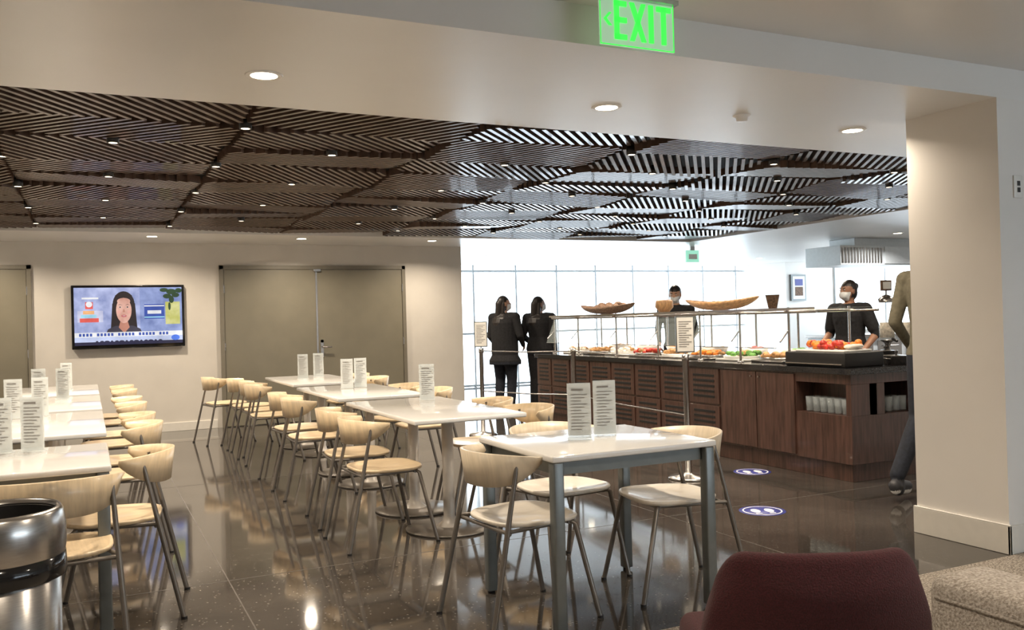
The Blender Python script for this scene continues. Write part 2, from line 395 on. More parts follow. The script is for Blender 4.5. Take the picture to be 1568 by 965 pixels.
bar(2.025,2.045,zb0,zt); bar(2.085,2.105,zb0,zt); bar(2.062,2.13,zt-.02,zt)
dg(1.845,2.475,1.822,2.45,.012); dg(1.845,2.425,1.822,2.45,.012)
b.build('exit_sign')
b=MB(); b.rbox(4.425,4.495,3.042,3.05,1.87,1.99,.003,M_cloth_w,2); b.box(4.45,4.47,3.038,3.043,1.90,1.925,M_black); b.box(4.45,4.47,3.038,3.043,1.935,1.96,M_black); b.build('light_switch')
b=MB(); b.box(8.58,8.82,11.4,11.43,2.14,2.33,mat('exit_far',(.3,.6,.45),.4,em=(.35,.8,.6),ems=.8,noise=.0)); b.box(8.66,8.74,11.4,11.43,2.33,ZC-.001,M_steel); b.box(8.62,8.78,11.395,11.4,2.19,2.27,M_cloth_w); b.build('exit_sign')

# ---------------------------------------------------------------- tables
def slab(b,x0,x1,y0,y1,z,m,th=.028): b.rbox(x0,x1,y0,y1,z-th,z,.008,m,3)
def legtable(w,l):
    b=MB(); slab(b,0,w,0,l,.74,M_ttop)
    b.box(.04,w-.04,.04,.06,.655,.712,M_gmetal);b.box(.04,w-.04,l-.06,l-.04,.655,.712,M_gmetal);b.box(.04,.06,.04,l-.04,.655,.712,M_gmetal);b.box(w-.06,w-.04,.04,l-.04,.655,.712,M_gmetal)
    for x in(.008,w-.056):
        for y in(.008,l-.056):
            b.rbox(x,x+.048,y,y+.048,0.012,.712,.006,M_gmetal,2); b.lathe([(.0001,0),(.018,0),(.018,.013)],M_black,c=(x+.024,y+.024,0),n=12)
    return b
def pedtable(w,l,peds):
    b=MB(); slab(b,0,w,0,l,.74,M_ttop)
    for px,py in peds:
        b.lathe([(.0001,0),(.27,0),(.275,.008),(.27,.014),(.08,.020)],M_taupe,c=(px,py,0),n=40)
        b.lathe([(.08,.02),(.045,.045),(.036,.08),(.036,.70),(.0001,.70)],M_ped,c=(px,py,0),n=32)
        b.box(px-.2,px+.2,py-.03,py+.03,.69,.712,M_gmetal); b.box(px-.03,px+.03,py-.2,py+.2,.69,.712,M_gmetal)
    return b
legtable(.825,.745).build('dining_table',(1.673,3.14,0))
t2=pedtable(.71,1.48,[(.37,.45),(.37,1.10)]).build('dining_table',(1.65,4.74,0))
place(t2.data,'dining_table',(1.68,6.54,0)); place(t2.data,'dining_table',(1.74,8.45,0))
t3=legtable(.82,.83).build('dining_table',(-.745,4.02,0))
for y in(5.36,7.05,8.75): place(t2.data,'dining_table',(-.63,y,0))

# ---------------------------------------------------------------- chairs
def chair(seatm,backm):
    b=MB(); n=36
    def se(rx,ry,a,p=3.2):
        c,s=math.cos(a),math.sin(a)
        return rx*math.copysign(abs(c)**(2/p),c), ry*math.copysign(abs(s)**(2/p),s)
    vs=[];rings=[(.03,.438),(.6,.444),(.92,.450),(.985,.453),(1.0,.447),(.985,.436),(.9,.430),(.05,.424)]
    for sc,z in rings:
        for k in range(n):
            x,y=se(.215*sc,.205*sc,2*math.pi*k/n); vs.append((x*(1+.06*(y/.2)),y,z))
    fs=[(i*n+k,i*n+(k+1)%n,(i+1)*n+(k+1)%n,(i+1)*n+k) for i in range(len(rings)-1) for k in range(n)]
    fs.append(tuple(range(n)));fs.append(tuple((len(rings)-1)*n+k for k in range(n)))
    b.add(vs,fs,seatm,True)
    A=math.radians(76);N=40;vs=[]
    for i in range(N+1):
        th=-A+2*A*i/N; q=abs(th)/A
        top=.745-.020*q**2; h=.120*(1-q**3.6)+.024; bot=top-h
        for j,(z,o) in enumerate(((bot,0),(bot+h*.5,.008),(top,.018),(top+.002,.008),(bot+h*.5,-.005),(bot,-.012))):
            rx=.25+o;ry=.27+o
            vs.append((rx*math.sin(th),-ry*math.cos(th)+.02,z))
    fs=[(i*6+k,i*6+(k+1)%6,(i+1)*6+(k+1)%6,(i+1)*6+k) for i in range(N) for k in range(6)]
    fs+= [tuple(range(6)),tuple(N*6+k for k in range(6))]
    b.add(vs,fs,backm,True)
    r=.0115
    for s in(-1,1):
        b.tube([(s*.225,.245,0),(s*.19,.15,.415),(s*.165,.13,.427)],r,M_taupe,10)
        b.tube([(s*.235,-.30,0),(s*.212,-.20,.44),(s*.20,-.142,.70)],[r,r,.009],M_taupe,10)
        b.tube([(s*.165,.13,.425),(s*.17,0,.423),(s*.213,-.20,.43)],.009,M_taupe,8)
        for yy_ in(.245,-.30): b.tube([(s*(.225 if yy_>0 else .235),yy_,0),(s*(.225 if yy_>0 else .235),yy_,.012)],.014,M_black,8)
    b.tube([(-.18,.13,.42),(.18,.13,.42)],.009,M_taupe,8); b.tube([(-.21,-.19,.42),(.21,-.19,.42)],.009,M_taupe,8)
    return b.build('dining_chair',data_only=True)
CH=chair(M_oak,M_oak); CH2=chair(M_cream,M_creamb)
PX,NX,NY,PY=-math.pi/2,math.pi/2,math.pi,0
for x,y,r,c in [(1.70,3.49,PX+.10,1),(2.16,3.96,NY+.1,1),(2.48,3.50,NX-.15,1),
    (1.58,5.12,PX+.05,0),(1.60,5.78,PX-.05,0),(1.58,6.85,PX,0),(1.60,7.5,PX+.08,0),(1.60,8.75,PX,0),(1.64,9.35,PX+.1,0),(1.60,9.95,PX,0),(1.40,10.5,PX+.2,0),
    (2.44,5.10,NX,0),(2.46,5.75,NX-.1,0),(2.50,7.0,NX,0),(2.48,7.65,NX+.1,0),(2.58,9.0,NX,0),(2.58,9.7,NX,0),
    (.09,4.48,NX-.12,0),(.13,5.75,NX-.08,0),(.13,6.38,NX,0),(.13,7.35,NX,0),(.13,8.0,NX+.05,0),(.14,9.05,NX,0),(.14,9.75,NX,0),
    (-.14,3.93,PY+.08,0),(-.80,5.8,PX,0),(-.80,7.5,PX,0)]:
    place(CH2 if c else CH,'dining_chair',(x,y,0),r)

# ---------------------------------------------------------------- menu holders
def menu(h,w=.10):
    b=MB(); b.rbox(-w/2-.006,w/2+.006,-.03,.03,0,.006,.002,M_acryl,2)
    b.box(-w/2-.004,w/2+.004,-.004,-.0025,.004,h+.012,M_acryl); b.box(-w/2-.004,w/2+.004,.0025,.004,.004,h+.012,M_acryl)
    b.box(-w/2,w/2,-.002,.002,.018,h,M_paper)
    b.box(-w/2+.015,w/2-.03,-.0046,-.0041,h-.022,h-.013,M_ink)
    for i in range(12): b.box(-w/2+.012,w/2-.012-.014*((i*7)%3),-.0046,-.0041,h-.042-i*.0145,h-.038-i*.0145,M_ink)
    return b.build('menu_holder',data_only=True)
MH=menu(.245)
for x,y,r in[(2.02,3.52,-.45),(2.195,3.585,-.30),(2.17,5.95,-.35),(2.02,7.55,-.5),(2.16,7.62,-.3),(2.02,9.3,-.5),(2.22,9.45,-.3),
    (-.245,4.70,-.45),(-.38,4.72,-.3),(-.30,6.7,-.4),(-.45,6.6,-.2),(-.20,8.2,-.45),(-.38,8.3,-.2),(-.2,9.6,-.4)]:
    place(MH,'menu_holder',(x,y,.7405),r)

# ---------------------------------------------------------------- trash can
b=MB(); 
b.lathe([(.0001,.01),(.152,.01),(.155,.0),(.157,.03),(.157,.60),(.150,.605)],M_steel,n=48)
b.lathe([(.158,.60),(.170,.605),(.172,.63),(.170,.665),(.150,.67)],M_blackg,n=48)
b.lathe([(.168,.665),(.172,.69),(.172,.74),(.166,.785),(.157,.797),(.150,.795),(.146,.78)],M_steel,n=48)
b.lathe([(.1465,.785),(.142,.70),(.125,.62),(.0001,.5)],M_black,n=48)
b.build('trash_can',(-.24,2.85,0.0085))

# ---------------------------------------------------------------- maroon chair
b=MB(); N=28;K=18;vs=[]
th=.045
outer=[];inner=[]
for j in range(K+1):
    v=j/K
    for i in range(N+1):
        u=-1+2*i/N
        hw=.335-.070*v
        topf=1-.16*max(0,(abs(u)-.70)/.30)**2.4
        z=.26+v*(.455*topf)+.004*(1-u*u)*v
        x=u*hw*(1-.05*max(0,v-.7)/.3*abs(u)**4); y=.10*abs(u)**2.6-.05*v
        e=th*(1-max(0,v-.8)/.2*.6)
        outer.append((x,y-e,z)); inner.append((x*.94,y+e,z))
o=outer+inner; nn=(N+1)*(K+1); fs=[]
for j in range(K):
    for i in range(N):
        a=j*(N+1)+i; fs.append((a,a+1,a+N+2,a+N+1)); fs.append((nn+a,nn+a+1,nn+a+N+2,nn+a+N+1))
for i in range(N):
    a=i; fs.append((a,a+1,nn+a+1,nn+a)); a=K*(N+1)+i; fs.append((a,a+1,nn+a+1,nn+a))
for j in range(K):
    for a in(j*(N+1),j*(N+1)+N): fs.append((a,a+N+1,nn+a+N+1,nn+a))
b.add(o,fs,M_red,True)
b.rbox(-.27,.27,-.02,.50,.26,.42,.05,M_red,4)
for x,y in((-.22,.02),(.22,.02),(-.2,.45),(.2,.45)): b.tube([(x*.9,y,.28),(x*1.1,y*1.05,.012)],[.018,.011],M_taupe)
o=b.build('lounge_chair',(1.60,1.63,0),-.45)
sm=o.modifiers.new('s','SUBSURF'); sm.levels=1; sm.render_levels=1
b=MB()
b.rbox(0,.17,0,.78,.12,.765,.035,M_tweed,4); b.rbox(.63,.80,0,.78,.12,.60,.035,M_tweed,4); b.rbox(.0,.80,-.02,.16,.12,.765,.035,M_tweed,4)
b.rbox(.17,.63,.14,.80,.14,.44,.045,M_tweed,4)
for x in(.06,.74):
    for y in(.06,.72): b.tube([(x,y,.13),(x,y,.009)],[.02,.014],M_black)
b.tube([(-.002,.03,.725),(-.002,.75,.725)],.004,M_tweed,6); b.tube([(.03,.783,.725),(.14,.783,.725)],.004,M_tweed,6)
b.build('upholstered_armchair',(1.50,.47,0))

# ---------------------------------------------------------------- buffet counter
b=MB(); cx0,cx1,cy0,cy1=5.15,6.25,4.88,10.0; TZ=.86
F=cx0
b.box(cx0+.03,cx1,cy0+.03,cy1,0,.135,M_walnut)
b.box(cx0,cx1,5.45,cy1,.135,TZ-.045,M_walnut)
b.box(cx0,cx1,cy0,5.45,.135,.50,M_walnut); b.box(cx0,cx1,cy0,5.45,.74,TZ-.045,M_walnut)
b.box(cx0,cx0+.35,cy0,4.93,.5,.74,M_walnut)
b.box(cx0+.22,cx1,5.25,5.45,.5,.74,M_black)
b.box(cx0+.19,cx0+.27,cy0+.0,5.45,.5,.74,M_walnut)
b.box(5.85,cx1,cy0,5.45,.5,.74,M_walnut)
for y0,y1 in((5.46,5.905),(5.915,6.37)):
    b.box(F-.015,F,y0,y1,.15,.80,M_walnut)
for y in(5.86,5.96): b.tube([(F-.018,y,.76),(F-.035,y,.76)],.008,M_steel,8)
ys=[6.40,6.86,7.32,7.78,8.24,8.70,9.16,9.62]
for a in ys:
    y0,y1=a+.01,min(a+.44,9.99)
    for z0,z1 in((.15,.46),(.48,.80)):
        b.box(F-.012,F,y0,y1,z0,z1,M_walnut)
        for i in range(5):
            z=z0+.055+i*.048
            b.box(F-.016,F-.011,y0+.06,y1-.06,z,z+.022,M_black)
b.box(cx0-.03,cx1+.02,cy0-.03,cy1+.03,TZ-.045,TZ,M_granite)
b.build('buffet_counter',bevel=.002)
M_gls=mat('tumbler_glass',(.60,.66,.68),.05,0,alpha=.22,noise=.01)
def glass(b,x,y,z,r=.032,h=.12):
    b.lathe([(.0001,.004),(r*.8,.004),(r,h),(r-.003,h),(r*.8-.003,.01),(.0001,.01)],M_gls,c=(x,y,z),n=14)
b=MB()
for i in range(6):
    for j in range(2): glass(b,5.21+j*.08,4.99+i*.075,.501); 
for i in range(5): 
    for j in range(2): glass(b,5.47+i*.075,4.95+j*.09,.501)
b.build('drinking_glasses')

# sneeze guard
b=MB(); FX=5.325
for x in(FX,6.02):
    b.tube([(x,5.38,1.30),(x,9.9,1.30)],.012,M_steel,8)
for y in(5.70,6.32,6.90,7.60,8.4,9.25,9.85):
    for x in(FX,6.02):
        b.tube([(x,y,TZ),(x,y,1.34)],.011,M_steel,8); b.lathe([(.0001,.012),(.03,.012),(.03,0)],M_steel,c=(x,y,TZ),n=12)
    b.tube([(FX-.04,y,1.31),(6.07,y,1.31)],.009,M_steel,8)
    b.tube([(FX,y,1.15),(FX-.10,y,1.05)],.007,M_steel,8)
b.box(FX-.04,6.07,5.36,9.9,1.322,1.332,M_glass); b.box(FX-.045,FX-.039,5.36,9.9,1.316,1.336,M_steel)
for y0,y1 in((5.72,6.30),(6.34,6.88),(6.92,7.58),(7.62,8.38),(8.42,9.23),(9.27,9.83)):
    g0,g1=FX-.01,FX-.13
    b.add([(g0,y0,1.29),(g0,y1,1.29),(g1,y1,1.0),(g1,y0,1.0),(g0+.006,y0,1.29),(g0+.006,y1,1.29),(g1+.006,y1,1.0),(g1+.006,y0,1.0)],[(0,1,2,3),(4,5,6,7),(0,1,5,4),(2,3,7,6),(1,2,6,5),(0,3,7,4)],M_glass)
    b.tube([(g1+.003,y0,1.0),(g1+.003,y1,1.0)],.004,M_steel,6)
b.build('sneeze_guard')
def boat(b,y0,y1,x,z,w,h,m,p=2.2):
    N=16;vs=[];K=8
    for sgn in(1,.86):
        for i in range(N+1):
            t=-1+2*i/N; ww=w*(1-abs(t)**p)*sgn+.004; zz=z+h*.45*abs(t)**2
            for k in range(K+1):
                a=math.pi*k/K; vs.append((x-ww*math.cos(a),(y0+y1)/2+t*(y1-y0)/2*(1 if sgn==1 else .95),zz+h*(1-math.sin(a)*(1-abs(t)**3)*.95)+(0 if sgn==1 else .006)))
    q=K+1;S=(N+1)*q;fs=[]
    for s in(0,S):
        fs+=[(s+i*q+k,s+i*q+k+1,s+(i+1)*q+k+1,s+(i+1)*q+k) for i in range(N) for k in range(K)]
    for i in range(N):
        for k in(0,K): fs.append((i*q+k,(i+1)*q+k,S+(i+1)*q+k,S+i*q+k))
    b.add(vs,fs,m,True)
b=MB(); boat(b,8.60,9.85,5.72,1.333,.16,.085,M_wick)
for i in range(18): b.ell((5.72+random.uniform(-.08,.08),random.uniform(8.90,9.55),1.41+random.uniform(0,.045)),(.045,.055,.035),M_wick,8)
b.build('bread_basket')
b=MB(); boat(b,6.50,7.65,5.72,1.333,.14,.085,M_bowlw)
for i in range(8): b.ell((5.72+random.uniform(-.05,.05),7.05+random.uniform(-.22,.22),1.405),(.04,.055,.03),M_wick,8)
b.build('wooden_boat_bowl')
b=MB(); b.lathe([(.0001,0),(.05,0),(.10,.06),(.095,.12),(.08,.14),(.075,.13),(.0001,.02)],M_bowlw,c=(5.7,8.0,1.333),n=24); b.build('wooden_bowl')
b=MB(); b.lathe([(.0001,0),(.05,0),(.085,.13),(.078,.13),(.0001,.02)],M_wick,c=(5.7,6.3,1.333),n=4,smooth=False); b.build('square_basket')
foods=[M_pastry,M_green,M_orange,M_pastry,M_apple,M_cloth_w,M_pastry,M_cream]
for i in range(8):
    y0=5.85+i*.5; b=MB()
    b.rbox(5.38,5.68,y0,y0+.40,TZ,TZ+.02,.006,M_cloth_w if i%2 else M_steel,2)
    b.lathe([(.19,.018),(.20,.045),(.196,.045),(.185,.022)],M_cloth_w if i%2 else M_steel,c=(5.53,y0+.2,TZ),n=32,sx=.75)
    for t in range(22):
        b.ell((5.53+random.uniform(-.1,.1),y0+.2+random.uniform(-.14,.14),TZ+.045+random.uniform(0,.03)),(.03,.035,.022),foods[i] if t%4 else M_pastry,6)
    b.build('food_tray')
for i in range(6):
    y0=6.1+i*.6; b=MB(); b.lathe([(.0001,0),(.10,0),(.15,.10),(.145,.10),(.098,.01),(.0001,.01)],M_cloth_w,c=(5.855,y0+.05,TZ),n=28)
    for t in range(14): b.ell((5.855+random.uniform(-.07,.07),y0+.05+random.uniform(-.07,.07),TZ+.07+random.uniform(0,.03)),(.035,.035,.02),foods[(i*3+1)%8],6)
    b.build('serving_bowl')
b=MB(); b.rbox(5.20,5.62,4.98,5.62,TZ,TZ+.115,.01,M_black,2); b.box(5.18,5.2,5.0,5.6,TZ+.02,TZ+.03,M_steel); b.build('warming_unit',bevel=.002)
b=MB(); z=TZ+.115
b.rbox(5.26,5.56,5.04,5.56,z,z+.018,.006,M_cloth_w,2)
for t in range(60):
    rr=random.random(); zz=z+.035+random.uniform(0,.035)
    b.ell((5.41+random.uniform(-.12,.12),5.32+random.uniform(-.20,.20),zz),(.03,.03,.026),M_orange if rr<.6 else M_apple,8)
for t in range(7): b.ell((5.41+random.uniform(-.09,.09),5.07+random.uniform(-.02,.05),z+.04),(.05,.03,.02),M_cream,8)
b.build('fruit_platter')
for px,py,r,h in((5.80,5.02,.10,.07),(5.93,5.24,.09,.10),(6.08,5.00,.08,.12)):
    b=MB(); b.lathe([(.0001,0),(r,0),(r,h),(r+.008,h+.004),(r-.004,h),(.0001,h+.012)],M_steel,c=(px,py,TZ),n=28)
    b.lathe([(.0001,.03),(.012,.03),(.014,.015),(.005,.0)],M_black,c=(px,py,TZ+h+.01),n=12)
    for s in(-1,1): b.tube([(px+s*r,py-.03,TZ+h*.7),(px+s*(r+.035),py-.02,TZ+h*.75),(px+s*(r+.035),py+.02,TZ+h*.75),(px+s*r,py+.03,TZ+h*.7)],.005,M_steel,6)
    b.build('steel_cooking_pot')
M_cer=mat('pale_cereal',(.75,.68,.55),.6,noise=.3,nscale=40)
for px,py in((6.14,5.40),(6.17,5.19)):
    b=MB(); c=(px,py,TZ)
    b.lathe([(.0001,0),(.08,0),(.08,.02),(.03,.03),(.025,.15),(.06,.18)],M_steel,c=c,n=24); b.lathe([(.06,.18),(.065,.19),(.065,.50),(.06,.50)],M_gls,c=c,n=24)
    b.lathe([(.068,.50),(.068,.53),(.03,.56),(.0001,.57)],M_steel,c=c,n=24); b.lathe([(.0001,.2),(.058,.2),(.058,.33),(.0001,.33)],M_cer,c=c,n=20)
    b.tube([(px,py-.05,TZ+.19),(px,py-.10,TZ+.17)],.012,M_black,8)
    if py>5.3: b.tube([(px,py,TZ+.565),(px,py,TZ+.60)],.006,M_steel); b.box(px-.06,px+.06,py-.008,py+.008,TZ+.60,TZ+.69,M_wick); b.box(px-.045,px+.045,py-.011,py-.008,TZ+.615,TZ+.675,M_paper)
    b.build('cereal_dispenser')

# ---------------------------------------------------------------- stanchions
def stan(x,y,sign):
    b=MB(); b.lathe([(.0001,0),(.16,0),(.165,.006),(.15,.02),(.04,.035),(.025,.05),(.024,.93),(.030,.935),(.030,.985),(.0001,.99)],M_steel,c=(x,y,0),n=28)
    if sign:
        b.tube([(x,y,.98),(x,y,1.02)],.008,M_steel,8)
        Mx=Matrix.Translation((x,y,1.0))@Matrix.Rotation(-.45,4,'Z')
        b.box(-.075,.075,-.01,.01,0,.29,M_gmetal,Mx); b.box(-.065,.065,-.012,-.01,.01,.28,M_paper,Mx)
        for i in range(12): b.box(-.05,.05-.02*(i%3),-.0135,-.012,.245-i*.018,.250-i*.018,M_ink,Mx)
    return b.build('stanchion_post')
P=[(4.02,9.2),(4.55,8.02),(4.28,5.74)]
for i,(x,y) in enumerate(P): stan(x,y,i in(0,2))
for (a,c) in((P[0],P[1]),(P[1],P[2])):
    b=MB(); A=Vector(a);Cc=Vector(c);d=(Cc-A).normalized()*.031; A=A+d;Cc=Cc-d
    for z in(.955,.50): b.tube([(A.x,A.y,z),((A.x+Cc.x)/2,(A.y+Cc.y)/2,z-.01),(Cc.x,Cc.y,z)],.007,M_steel,8)
    b.build('barrier_rail')
for x,y in((4.88,5.69),(3.96,4.53),(3.95,6.65)):
    b=MB(); b.lathe([(.0001,.0012),(.15,.0012),(.15,.0)],M_sticker,n=36); b.lathe([(.118,.0016),(.128,.0016)],M_stickw,n=36)
    for s in(-1,1):
        vs=[(s*.045+.03*math.cos(t*math.pi/8),.055*math.sin(t*math.pi/8),.0018) for t in range(16)]
        b.add(vs,[tuple(range(16))],M_stickw); b.box(s*.045-.02,s*.045+.02,-.085,-.065,.0014,.0018,M_stickw)
    b.build('floor_sticker',(x,y,0),-.4)

# ---------------------------------------------------------------- people
def capsule(p0,p1,r0,r1,n=14,flat=None):
    p0,p1=Vector(p0),Vector(p1); t=(p1-p0); L=t.length; t.normalize()
    a=Vector((0,0,1)) if abs(t.z)<.9 else Vector((0,1,0)); u=t.cross(a).normalized(); w=t.cross(u)
    rings=[]
    for i in range(1,5): an=math.pi/2*i/4; rings.append((p0-t*r0*math.cos(an),r0*math.sin(an)))
    for i in range(4,0,-1): an=math.pi/2*i/4; rings.append((p1+t*r1*math.cos(an),r1*math.sin(an)))
    vs=[]
    for c,r in rings:
        for k in range(n):
            an=2*math.pi*k/n; off=(u*math.cos(an)+w*math.sin(an))*r
            if flat: off-=flat[0]*(off.dot(flat[0]))*(1-flat[1])
            vs.append(c+off)
    vs.append(p0-t*r0); vs.append(p1+t*r1); R=len(rings)
    fs=[(i*n+k,i*n+(k+1)%n,(i+1)*n+(k+1)%n,(i+1)*n+k) for i in range(R-1) for k in range(n)]
    fs+=[(R*n,(k+1)%n,k) for k in range(n)]+[(R*n+1,(R-1)*n+k,(R-1)*n+(k+1)%n) for k in range(n)]
    return vs,fs
def person(name,loc,rot,H,C,P={},hair='short',mask=False,female=True):
    V=[];Fc=[];prims=[]; BK=P.get('bulk',1.0)
    def addg(vs,fs):
        o=len(V); V.extend([tuple(v) for v in vs]); Fc.extend([tuple(i+o for i in f) for f in fs])
    def cap(p0,p1,r0,r1,tag,flat=None,bias=0):
        if tag in('top','pants'): r0*=BK;r1*=BK
        addg(*capsule(p0,p1,r0,r1,flat=flat)); prims.append((np.array(p0,float),np.array(p1,float),r0,r1,tag,bias))
    def ell(c,r,tag,bias=0):
        m=MB(); m.ell(c,r,M_black,12)
        addg(m.v,m.f); prims.append((np.array(c,float),np.array(c,float)+1e-4,min(r)*1.0,min(r)*1.0,tag,bias))
    lean=P.get('lean',0.0); 
    def L(y,z): return y+lean*(z-.93)
    sw=.165 if female else .195
    rings=[(.84,.14,.105),(.92,.168,.12),(1.0,.155,.11),(1.10,.13,.098),(1.2,.14,.105),(1.31,.16,.115),(1.38,.155,.10),(1.425,.11,.075),(1.455,.06,.055)]
    if not female: rings=[(.84,.15,.11),(.92,.16,.12),(1.0,.155,.115),(1.10,.155,.11),(1.2,.17,.115),(1.31,.19,.12),(1.38,.185,.105),(1.425,.13,.08),(1.455,.065,.06)]
    if P.get('coat'): rings=[(.70,.20,.15),(.76,.20,.15)]+[(z,max(rx,.165),max(ry,.12)) if z<1.38 else (z,rx,ry) for z,rx,ry in rings[0:]]
    vs=[];n=20
    for z,rx,ry in rings:
        q=BK if z<1.4 else 1+(BK-1)*.5
        for k in range(n): a=2*math.pi*k/n; vs.append((rx*q*math.cos(a),L(0,z)+ry*q*math.sin(a),z))
    fs=[(i*n+k,i*n+(k+1)%n,(i+1)*n+(k+1)%n,(i+1)*n+k) for i in range(len(rings)-1) for k in range(n)]+[tuple(range(n)),tuple((len(rings)-1)*n+k for k in range(n))]
    addg(vs,fs)
    for x in(-.09,0,.09): prims.append((np.array((x,L(0,.96),.96)),np.array((x*1.1,L(0,1.39),1.39)),.1,.07,'top',0)); prims.append((np.array((x,0,.84)),np.array((x,0,.93)),.1,.1,'pants',0))
    if female: 
        for s in(-1,1): ell((s*.07,L(.075,1.27),1.27),(.06,.055,.06),'top')
    hy=L(0,1.5)
    cap((0,L(-.01,1.42),1.42),(0,hy+.005,1.53),.055,.05,'skin')
    hr=Matrix.Rotation(P.get('head',0),3,'Z'); hc=Vector((0,hy+.02,1.585))
    tl=Matrix.Rotation(P.get('nod',0),3,'X')
    def Hh(x,y,z): return tuple(hc+hr@(tl@Vector((x,y,z))))
    def hell(c,r,tag,bias=0):
        m=MB(); m.ell((0,0,0),r,M_black,12)
        pc=Vector(c); vs=[Vector(Hh(*(Vector(v)+pc))) for v in m.v]; addg(vs,m.f)
        cc=np.array(Hh(*c)); prims.append((cc,cc+1e-4,(r[0]+r[1]+r[2])/3,(r[0]+r[1]+r[2])/3,tag,bias))
    hell((0,0,.0),(.072,.088,.105),'skin',.004); hell((0,.028,-.06),(.052,.055,.055),'skin')
    hell((0,.092,-.012),(.012,.018,.022),'skin')
    hell((0,.068,-.058),(.026,.018,.012),'skin')
    for s in(-1,1): hell((s*.074,-.005,-.01),(.012,.02,.03),'skin')
    hell((0,-.022,.025),(.082,.092,.098),'hair'); hell((0,-.045,-.02),(.072,.065,.085),'hair')
    if hair=='long': 
        cap(Hh(0,-.07,.0),Hh(0,-.10,-.24),.065,.05,'hair'); 
        for s in(-1,1): cap(Hh(s*.06,-.03,0),Hh(s*.075,-.05,-.17),.03,.02,'hair')
    if hair=='bun': hell((0,-.10,.05),(.04,.045,.04),'hair')
    if mask: hell((0,.062,-.045),(.055,.045,.048),'mask',-.01)
    for s,k in((-1,'L'),(1,'R')):
        sh=Vector((s*sw*(1+(BK-1)*.6),L(0,1.385),1.385))
        el=Vector(P.get('el'+k,(s*(sw+.055),-.02,1.11))); wr=Vector(P.get('wr'+k,(s*(sw+.06),.05,.87)))
        cap((s*.10,L(0,1.40),1.395),sh,.055,.058,'top'); cap(sh,el,.055,.042,'top')
        if C.get('sleeve')=='short': cap(sh,sh+(el-sh)*.75,.06,.054,'top'); tg='skin'
        else: tg='top'
        cap(el,wr,.041,.027,tg)
        d=(wr-el).normalized()
        pn=Vector((-s,0,0)) if abs(d.x)<.8 else Vector((0,0,-1)); pn=(pn-d*pn.dot(d)).normalized(); sd=d.cross(pn)
        if sd.y<0: sd=-sd
        cap(wr,wr+d*.075,.026,.030,'skin',flat=(pn,.5))
        for i in range(4):
            o=(i-1.5)*.0195; ln=[.062,.072,.078,.068][i]; 
            b0=wr+d*.078+sd*o; b1=b0+(d*.95+pn*.3+sd*o*1.2).normalized()*ln*.5; b2=b1+(d*.7+pn*.7).normalized()*ln*.5
            cap(b0,b1,.0088,.0082,'skin');cap(b1,b2,.0082,.0072,'skin')
        t0=wr+d*.03+sd*.022; t1=t0+(d*.6+sd*.7+pn*.2).normalized()*.04; t2=t1+(d*.9+sd*.2+pn*.3).normalized()*.03
        cap(t0,t1,.012,.010,'skin');cap(t1,t2,.010,.008,'skin')
    for s,k in((-1,'L'),(1,'R')):
        hp=Vector((s*.088,0,.90)); kn=Vector(P.get('kn'+k,(s*.095,.02,.49))); an=Vector(P.get('an'+k,(s*.10,-.03,.085)))
        cap(hp,kn,.092,.062,'pants'); cap(kn,kn+(an-kn)*.35,.06,.058,'pants'); cap(kn+(an-kn)*.3,an,.058,.047,'pants')
        fd=Vector(P.get('ft'+k,(s*.15,1,0))).normalized(); drop=Vector((0,0,-(an.z-.04)+P.get('lift'+k,0)))
        base=an+drop
        hl=base-fd*.05; to=base+fd*.15
        if P.get('toe'+k): hl=hl+Vector((0,0,P['toe'+k]))
        cap(hl,to,.04,.036,'shoe'); cap(an,base,.04,.04,'shoe')
        cap(hl-Vector((0,0,.022)),to-Vector((0,0,.020)),.030,.030,'sole',bias=.0)
    me=bpy.data.meshes.new('tmp'); me.from_pydata(V,[],Fc); 
    bm=bmesh.new(); bm.from_mesh(me); bmesh.ops.recalc_face_normals(bm,faces=bm.faces[:]); bm.to_mesh(me); bm.free()
    ob=bpy.data.objects.new('tmp',me); COL.objects.link(ob)
    r=ob.modifiers.new('r','REMESH'); r.mode='VOXEL'; r.voxel_size=.0075; r.use_smooth_shade=True
    s_=ob.modifiers.new('s','SMOOTH'); s_.factor=.5; s_.iterations=2
    dg_=bpy.context.evaluated_depsgraph_get(); dg_.update()
    ev=ob.evaluated_get(dg_); m2=bpy.data.meshes.new_from_object(ev)
    bpy.data.objects.remove(ob)
    nv=len(m2.vertices); co=np.empty(nv*3); m2.vertices.foreach_get('co',co); co=co.reshape(-1,3)
    best=np.full(nv,1e9); lab=np.zeros(nv,int); tags=['top','pants','skin','hair','shoe','sole','mask']
    for p0,p1,r0,r1,tag,bias in prims:
        d=p1-p0; t=np.clip(((co-p0)@d)/max(d@d,1e-12),0,1); q=p0+t[:,None]*d
        ds=np.abs(np.linalg.norm(co-q,axis=1)-(r0+(r1-r0)*t))+bias if tag in('skin','hair','mask') and p0[2]>1.5 else np.linalg.norm(co-q,axis=1)-(r0+(r1-r0)*t)+bias
        k=ds<best; best[k]=ds[k]; lab[k]=tags.index(tag)
    body=(co[:,2]>.66)&(co[:,2]<1.0)&(lab<=1); hem=.74 if P.get('coat') else .90; lab[body]=np.where(co[body,2]>hem,0,1)
    colr={'top':C['top'],'pants':C['pants'],'skin':C['skin'],'hair':M_hair,'shoe':M_shoe,'sole':C.get('sole',M_shoe),'mask':M_mask}
    inv=(hr@tl).inverted(); lc=(co-np.array(hc))@np.array(inv).T
    hd=(lc[:,2]>-.13)&(np.linalg.norm(lc,axis=1)<.16)&(co[:,2]>1.45)
    fy=lc[:,1]
